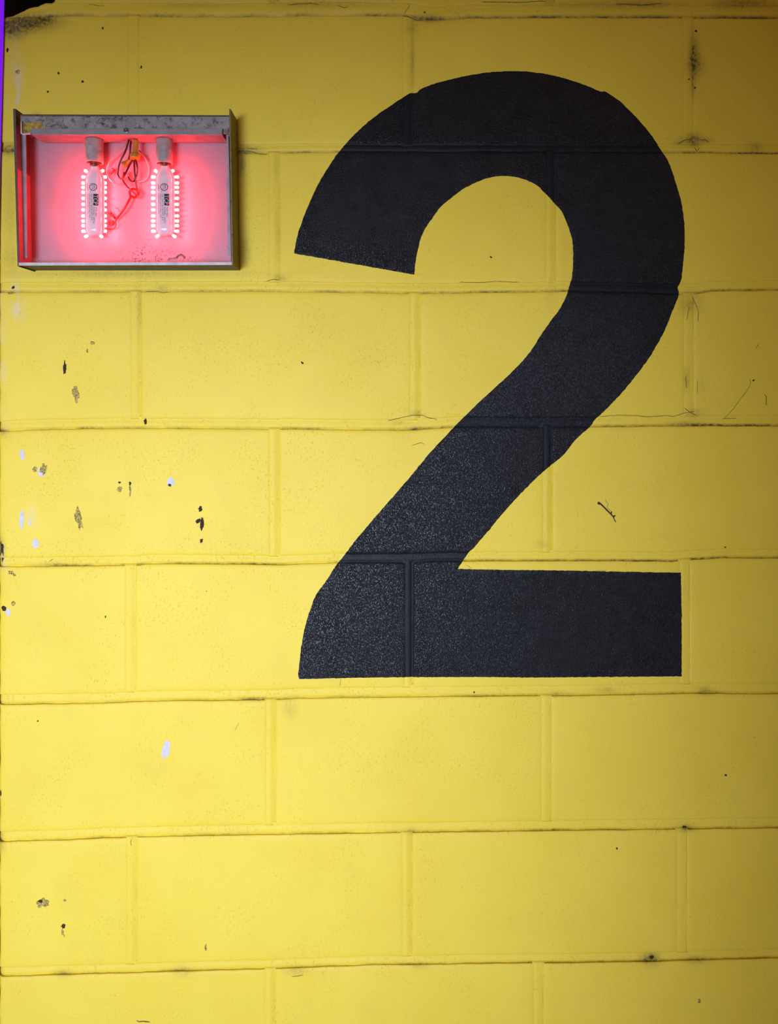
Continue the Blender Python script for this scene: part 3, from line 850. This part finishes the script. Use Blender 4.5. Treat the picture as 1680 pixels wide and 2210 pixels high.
# wires and wire nuts
def wire(pl, d, r, mat, name='wire', **kw):
    pts_ = [unp(x, y, (d + 0.003 * math.sin(i * 1.3)) if not isinstance(d, (list, tuple)) else d[i]) for i, (x, y) in enumerate(pl)]
    return part(centre(link(name, tube_mesh(name, pts_, r, 8, 5, **kw), None, M[mat], True)), box)
wire([(279, 300), (265, 320), (240, 344), (231, 362), (231, 376), (238, 389), (250, 398), (263, 396), (271, 387), (275, 374)], 0.020, 0.0009, 'wire_white')
wire([(279, 300), (270, 328), (260, 348), (255, 366), (255, 378), (260, 385.5), (266, 384), (274, 368), (280, 356), (288, 342)], 0.027, 0.0013, 'wire_dark')
wire([(283, 300), (281.5, 318), (280.5, 332), (278, 346)], 0.022, 0.0014, 'wire_dark')
wire([(292, 343), (296, 356), (297, 369), (295, 380), (291, 390)], 0.029, 0.0013, 'wire_dark')
wire([(289.5, 343), (290.5, 362), (292, 384), (295, 403), (298, 416)], 0.025, 0.0014, 'wire_dark')
wire([(264, 388), (274, 402), (285, 412), (297, 423)], 0.031, 0.0012, 'wire_red')
wire([(268, 372), (266, 382), (266, 390), (272, 400)], 0.029, 0.0013, 'wire_red')
wire([(282, 424), (280, 414), (287, 408), (297, 411), (300, 418), (292, 426), (284, 424)], 0.027, 0.0019, 'wire_red')
wire([(283, 424), (274, 441), (264, 457), (252, 472), (249, 478)], 0.021, 0.0019, 'wire_red', r_end=0.0014)
wire([(249, 478), (250.5, 485), (247, 492), (239, 495), (232, 494)], 0.018, 0.0009, 'wire_red')
wire([(300, 325), (310, 336), (318.5, 352), (321.5, 368), (318.5, 382), (310, 390), (298, 392), (287, 389), (279, 380), (276, 370)], 0.018, 0.0011, 'wire_white')
wire([(277, 382), (281, 389), (287, 392), (291, 389)], 0.024, 0.0012, 'wire_dark')
wire([(249, 448), (254, 451), (259.5, 458)], 0.014, 0.00035, 'wire_dark')
def capped(p, q, r0, r1, mat, name):
    V_ = [p, p + (q - p) * 0.15, p + (q - p) * 0.5, q]
    return part(centre(link(name, tube_mesh(name, V_, r0, 10, 1, r_end=r1), None, M[mat], True)), box)
capped(unp(247, 364.5, 0.020), unp(241, 371, 0.020), 0.0030, 0.0028, 'wire_red', 'wire_cap')
capped(unp(241, 371, 0.020), unp(237, 377.5, 0.020), 0.0026, 0.0018, 'wire_dark', 'wire_cap')
capped(unp(236, 458, 0.019), unp(240, 463, 0.019), 0.0028, 0.0026, 'wire_red', 'wire_cap')
capped(unp(240, 463, 0.019), unp(249, 472, 0.019), 0.0022, 0.0016, 'wire_dark', 'wire_cap')
pd = unp(239.5, 481, 0.015)
me = lathe_mesh('wire_clamp', [(0.0040, -0.002), (0.0042, 0.0), (0.0036, 0.0016), (0.0020, 0.0018), (0.0018, 0.0006)], 18, Matrix.Translation(pd) @ RX)
part(centre(link('wire_clamp', me, None, M['wire_red'], True)), box)
pt, pn = unp(294.5, 303, 0.030), unp(291.5, 342.5, 0.033)
ax = (pt - pn)
rot = ax.to_track_quat('Z', 'Y').to_matrix().to_4x4()
L_ = ax.length
me = lathe_mesh('wire_nut', [(0.0066, 0.0), (0.0072, 0.0012), (0.0074, 0.0050), (0.0062, 0.0070), (0.0043, 0.0085), (0.0038, L_ * 0.6), (0.0034, L_ * 0.95), (0.0026, L_)], 14, Matrix.Translation(pn) @ rot)
part(centre(link('wire_nut', me, None, M['nut'], False)), box)
pt, pn = unp(279, 346, 0.019), unp(265, 357, 0.021)
ax = pt - pn
me = lathe_mesh('wire_nut', [(0.0040, 0.0), (0.0044, 0.001), (0.0042, 0.004), (0.0030, 0.006), (0.0026, ax.length)], 14, Matrix.Translation(pn) @ ax.to_track_quat('Z', 'Y').to_matrix().to_4x4())
part(centre(link('wire_nut', me, None, M['nut'], False)), box)

# ------------------------------------------------------------------ the two LED bulbs
def text_mesh(s, size):
    cu = bpy.data.curves.new('text', 'FONT')
    cu.body = s; cu.size = size; cu.resolution_u = 2
    o = bpy.data.objects.new('text', cu)
    COL.objects.link(o)
    dg = bpy.context.evaluated_depsgraph_get()
    me = bpy.data.meshes.new_from_object(o.evaluated_get(dg))
    bpy.data.objects.remove(o, do_unlink=True)
    bpy.data.curves.remove(cu)
    return me

LED_W = 0.070
LEDY = [382, 395, 404.5, 415, 428, 441, 453, 466, 477, 487, 499]
led_me = lathe_mesh('led', [(0.0019, -0.0034), (0.0021, -0.0012), (0.0025, 0.0004), (0.0023, 0.0017), (0.0016, 0.0026), (0.0005, 0.0030)], 12)
led_me.materials.append(M['led'])
led_me.polygons.foreach_set('use_smooth', [True] * len(led_me.polygons))

def bulb(cx, half, y_neck, y_tip, leds, turn, label):
    sx, szb, sr = SOC[204 if cx < 280 else 355]
    k = (D - DB) / D
    R = half * S * k
    c = unp(cx, y_tip, DB + R * 0.3)
    zt = c.z
    zn = unp(cx, y_neck, DB + R * 0.5).z
    H = zn - zt
    root = empty('led_bulb', Vector((c.x, -DB, zt)), label, 'light bulb')
    # body: capsule with a tapering shoulder and a neck
    prof = []
    for i in range(9):
        a_ = math.pi / 2 * i / 8
        prof.append((max(0.0004, R * math.sin(a_)), R * 0.95 * (1 - math.cos(a_))))
    prof += [(R, H * 0.40), (R, H * 0.80), (R * 0.97, H * 0.835), (R * 0.80, H * 0.885), (R * 0.56, H * 0.93), (R * 0.47, H * 0.96), (R * 0.50, H * 0.985), (R * 0.46, H)]
    me = lathe_mesh('body', prof, 32)
    for v in me.vertices:      # squarish oval section with a flat front
        r_ = math.hypot(v.co.x, v.co.y)
        if r_ > 1e-6:
            q = r_ / (abs(v.co.x) ** 3.2 + abs(v.co.y) ** 3.2) ** (1 / 3.2)
            v.co.x *= q; v.co.y *= q * 0.92
    me.polygons.foreach_set('use_smooth', [True] * len(me.polygons))
    o = link('body', me, root, M['bulb'])
    # screw base going up into the socket
    hb = szb - zt + 0.010 - H
    pr = [(R * 0.52, H - 0.001)]
    for i in range(7):
        z_ = H + hb * (i + 0.5) / 7
        pr += [(R * 0.66, z_ - hb * 0.03), (R * 0.60, z_ + hb * 0.04)]
    pr.append((R * 0.3, H + hb))
    o = link('screw_base', lathe_mesh('screw_base', pr, 24), root, M['screw'], True)
    # flat rim plate that carries the LEDs
    Wd = R + 0.0024
    zl, zh = H * 0.045, H * 0.90
    outl = [(-R * 0.45, zl), (R * 0.45, zl), (Wd * 0.93, R * 0.62), (Wd, R * 1.0), (Wd, H * 0.80), (Wd * 0.85, H * 0.88), (R * 0.72, H * 0.955), (-R * 0.72, H * 0.955), (-Wd * 0.85, H * 0.88), (-Wd, H * 0.80), (-Wd, R * 1.0), (-Wd * 0.93, R * 0.62)]
    n = len(outl)
    V = [Vector((x, -0.0022, z)) for x, z in outl] + [Vector((x, 0.0022, z)) for x, z in outl]
    F = [tuple(range(n)), tuple(range(2 * n - 1, n - 1, -1))] + [(i, n + i, n + (i + 1) % n, (i + 1) % n) for i in range(n)]
    me = mesh('rim_plate', V, F)
    bm = bmesh.new(); bm.from_mesh(me); bmesh.ops.recalc_face_normals(bm, faces=bm.faces[:]); bm.to_mesh(me); bm.free()
    rp = link('rim_plate', me, root, M['flange'])
    rp.rotation_euler.z = math.radians(turn)
    # LEDs pointing outwards along both edges, one slanted pair above and below
    for sgn, xs, xt, xb in ((-1, leds[0], leds[1], leds[2]), (1, leds[3], leds[4], leds[5])):
        for yy in [368] + LEDY + [511]:
            px = xt if yy == 368 else xb if yy == 511 else xs
            depth = DB - math.sin(math.radians(turn)) * sgn * (R + 0.006)
            p = unp(px, yy, depth)
            dz = 0.75 if yy == 368 else -0.75 if yy == 511 else 0.0
            dirv = Vector((sgn * math.cos(math.radians(turn)), math.sin(math.radians(turn)) * sgn, dz)).normalized()
            o = bpy.data.objects.new('led', led_me)
            COL.objects.link(o)
            o.parent = root
            o.location = p - dirv * 0.0012 - root.location
            o.rotation_euler = dirv.to_track_quat('Z', 'Y').to_euler()
    # the red light the LEDs throw, a few small sources along each edge
    for sgn, xs in ((-1, leds[0]), (1, leds[3])):
        for yy in (366, 386, 408, 430, 452, 474, 496, 512):
            ld = bpy.data.lights.new('led_light', 'POINT')
            ld.color = (1.0, 0.036, 0.046); ld.energy = LED_W; ld.shadow_soft_size = 0.003
            lo = bpy.data.objects.new('led_light', ld)
            COL.objects.link(lo); lo.parent = root
            depth = DB - math.sin(math.radians(turn)) * sgn * (R + 0.010)
            lo.location = unp(xs + sgn * 8, yy, depth) - root.location
    # printing: reads downwards, the tops of the letters to the right
    V, F = [], []
    def put(me, xo, yo, fit=None, lift=0.00015, sy=1.0):
        """xo, yo: pixel offset of the text start (baseline) from the bulb's axis and the photograph row"""
        w = max((v.co.x for v in me.vertices), default=1)
        kx = 1.0 if fit is None else fit * S * k / w
        n = len(V)
        z0 = unp(cx, yo, DB + R).z - zt
        for v in me.vertices:
            x = xo * S * k + v.co.y * sy
            z = z0 - v.co.x * kx
            x = max(-R * 0.98, min(R * 0.98, x))
            V.append(Vector((x, -0.92 * ((R + lift) ** 3.2 - abs(x) ** 3.2) ** (1 / 3.2), z)))
        F.extend([tuple(n + i for i in p.vertices) for p in me.polygons])
    def line(s, xo, y0, y1, h):
        me = text_mesh(s, h * S * k * 1.4)
        put(me, xo, y0, y1 - y0)
        bpy.data.meshes.remove(me)
    line('TCP, INC.', 6.6, 446, 468, 3.4)
    line('MODEL: 20715', 1.8, 446, 481, 3.4)
    line('LED EXIT RETROFIT KIT', -2.6, 417, 475, 3.0)
    line('120VAC 60HZ 0.02A 1.7W', -7.0, 417, 469, 3.0)
    line('CONFORMS TO UL STD', -11.4, 417, 461, 3.0)
    line('3068897', -11.6, 396, 411, 2.6)
    line('US', -4.4, 411.6, 415.2, 2.4)
    line('ETL', -1.2, 397.6, 409.2, 7.0)
    def quadstrip(fn, m):
        n = len(V)
        for i in range(m + 1):
            for x, yy in fn(i / m):
                z = unp(cx, yy, DB + R).z - zt
                X = x * S * k
                V.append(Vector((X, -0.92 * ((R + 0.00012) ** 3.2 - abs(X) ** 3.2) ** (1 / 3.2), z)))
        for i in range(m): F.append((n + 2 * i, n + 2 * i + 1, n + 2 * i + 3, n + 2 * i + 2))
    quadstrip(lambda t: [(2.0 + 8.2 * math.cos(2 * math.pi * t), 403.3 + 8.2 * math.sin(2 * math.pi * t)), (2.0 + 6.9 * math.cos(2 * math.pi * t), 403.3 + 6.9 * math.sin(2 * math.pi * t))], 28)
    quadstrip(lambda t: [(2.3 + 10.0 * t, 418), (2.3 + 10.0 * t, 443)], 8)
    link('printing', mesh('printing', V, F), root, M['ink'])
    V, F = [], []
    me = text_mesh('TCP', 9.0 * S * k * 1.36)
    bm = bmesh.new(); bm.from_mesh(me)
    for i in range(1, 10): bmesh.ops.bisect_plane(bm, geom=bm.verts[:] + bm.edges[:] + bm.faces[:], plane_co=(0, i * S, 0), plane_no=(0, 1, 0))
    bm.to_mesh(me); bm.free()
    put(me, 2.9, 420.0, 21.0, 0.00028)
    link('logo_letters', mesh('logo_letters', V, F), root, M['bulb'])
    return root
bulb(203.0, 16.3, 357, 510.5, (178.5, 184, 184.5, 228, 222.5, 220), 12, 'lit red LED bulb under the left socket of the light box')
bulb(355.5, 17.0, 356, 510.0, (329, 335, 338, 384, 374, 378), 0, 'lit red LED bulb under the right socket of the light box')
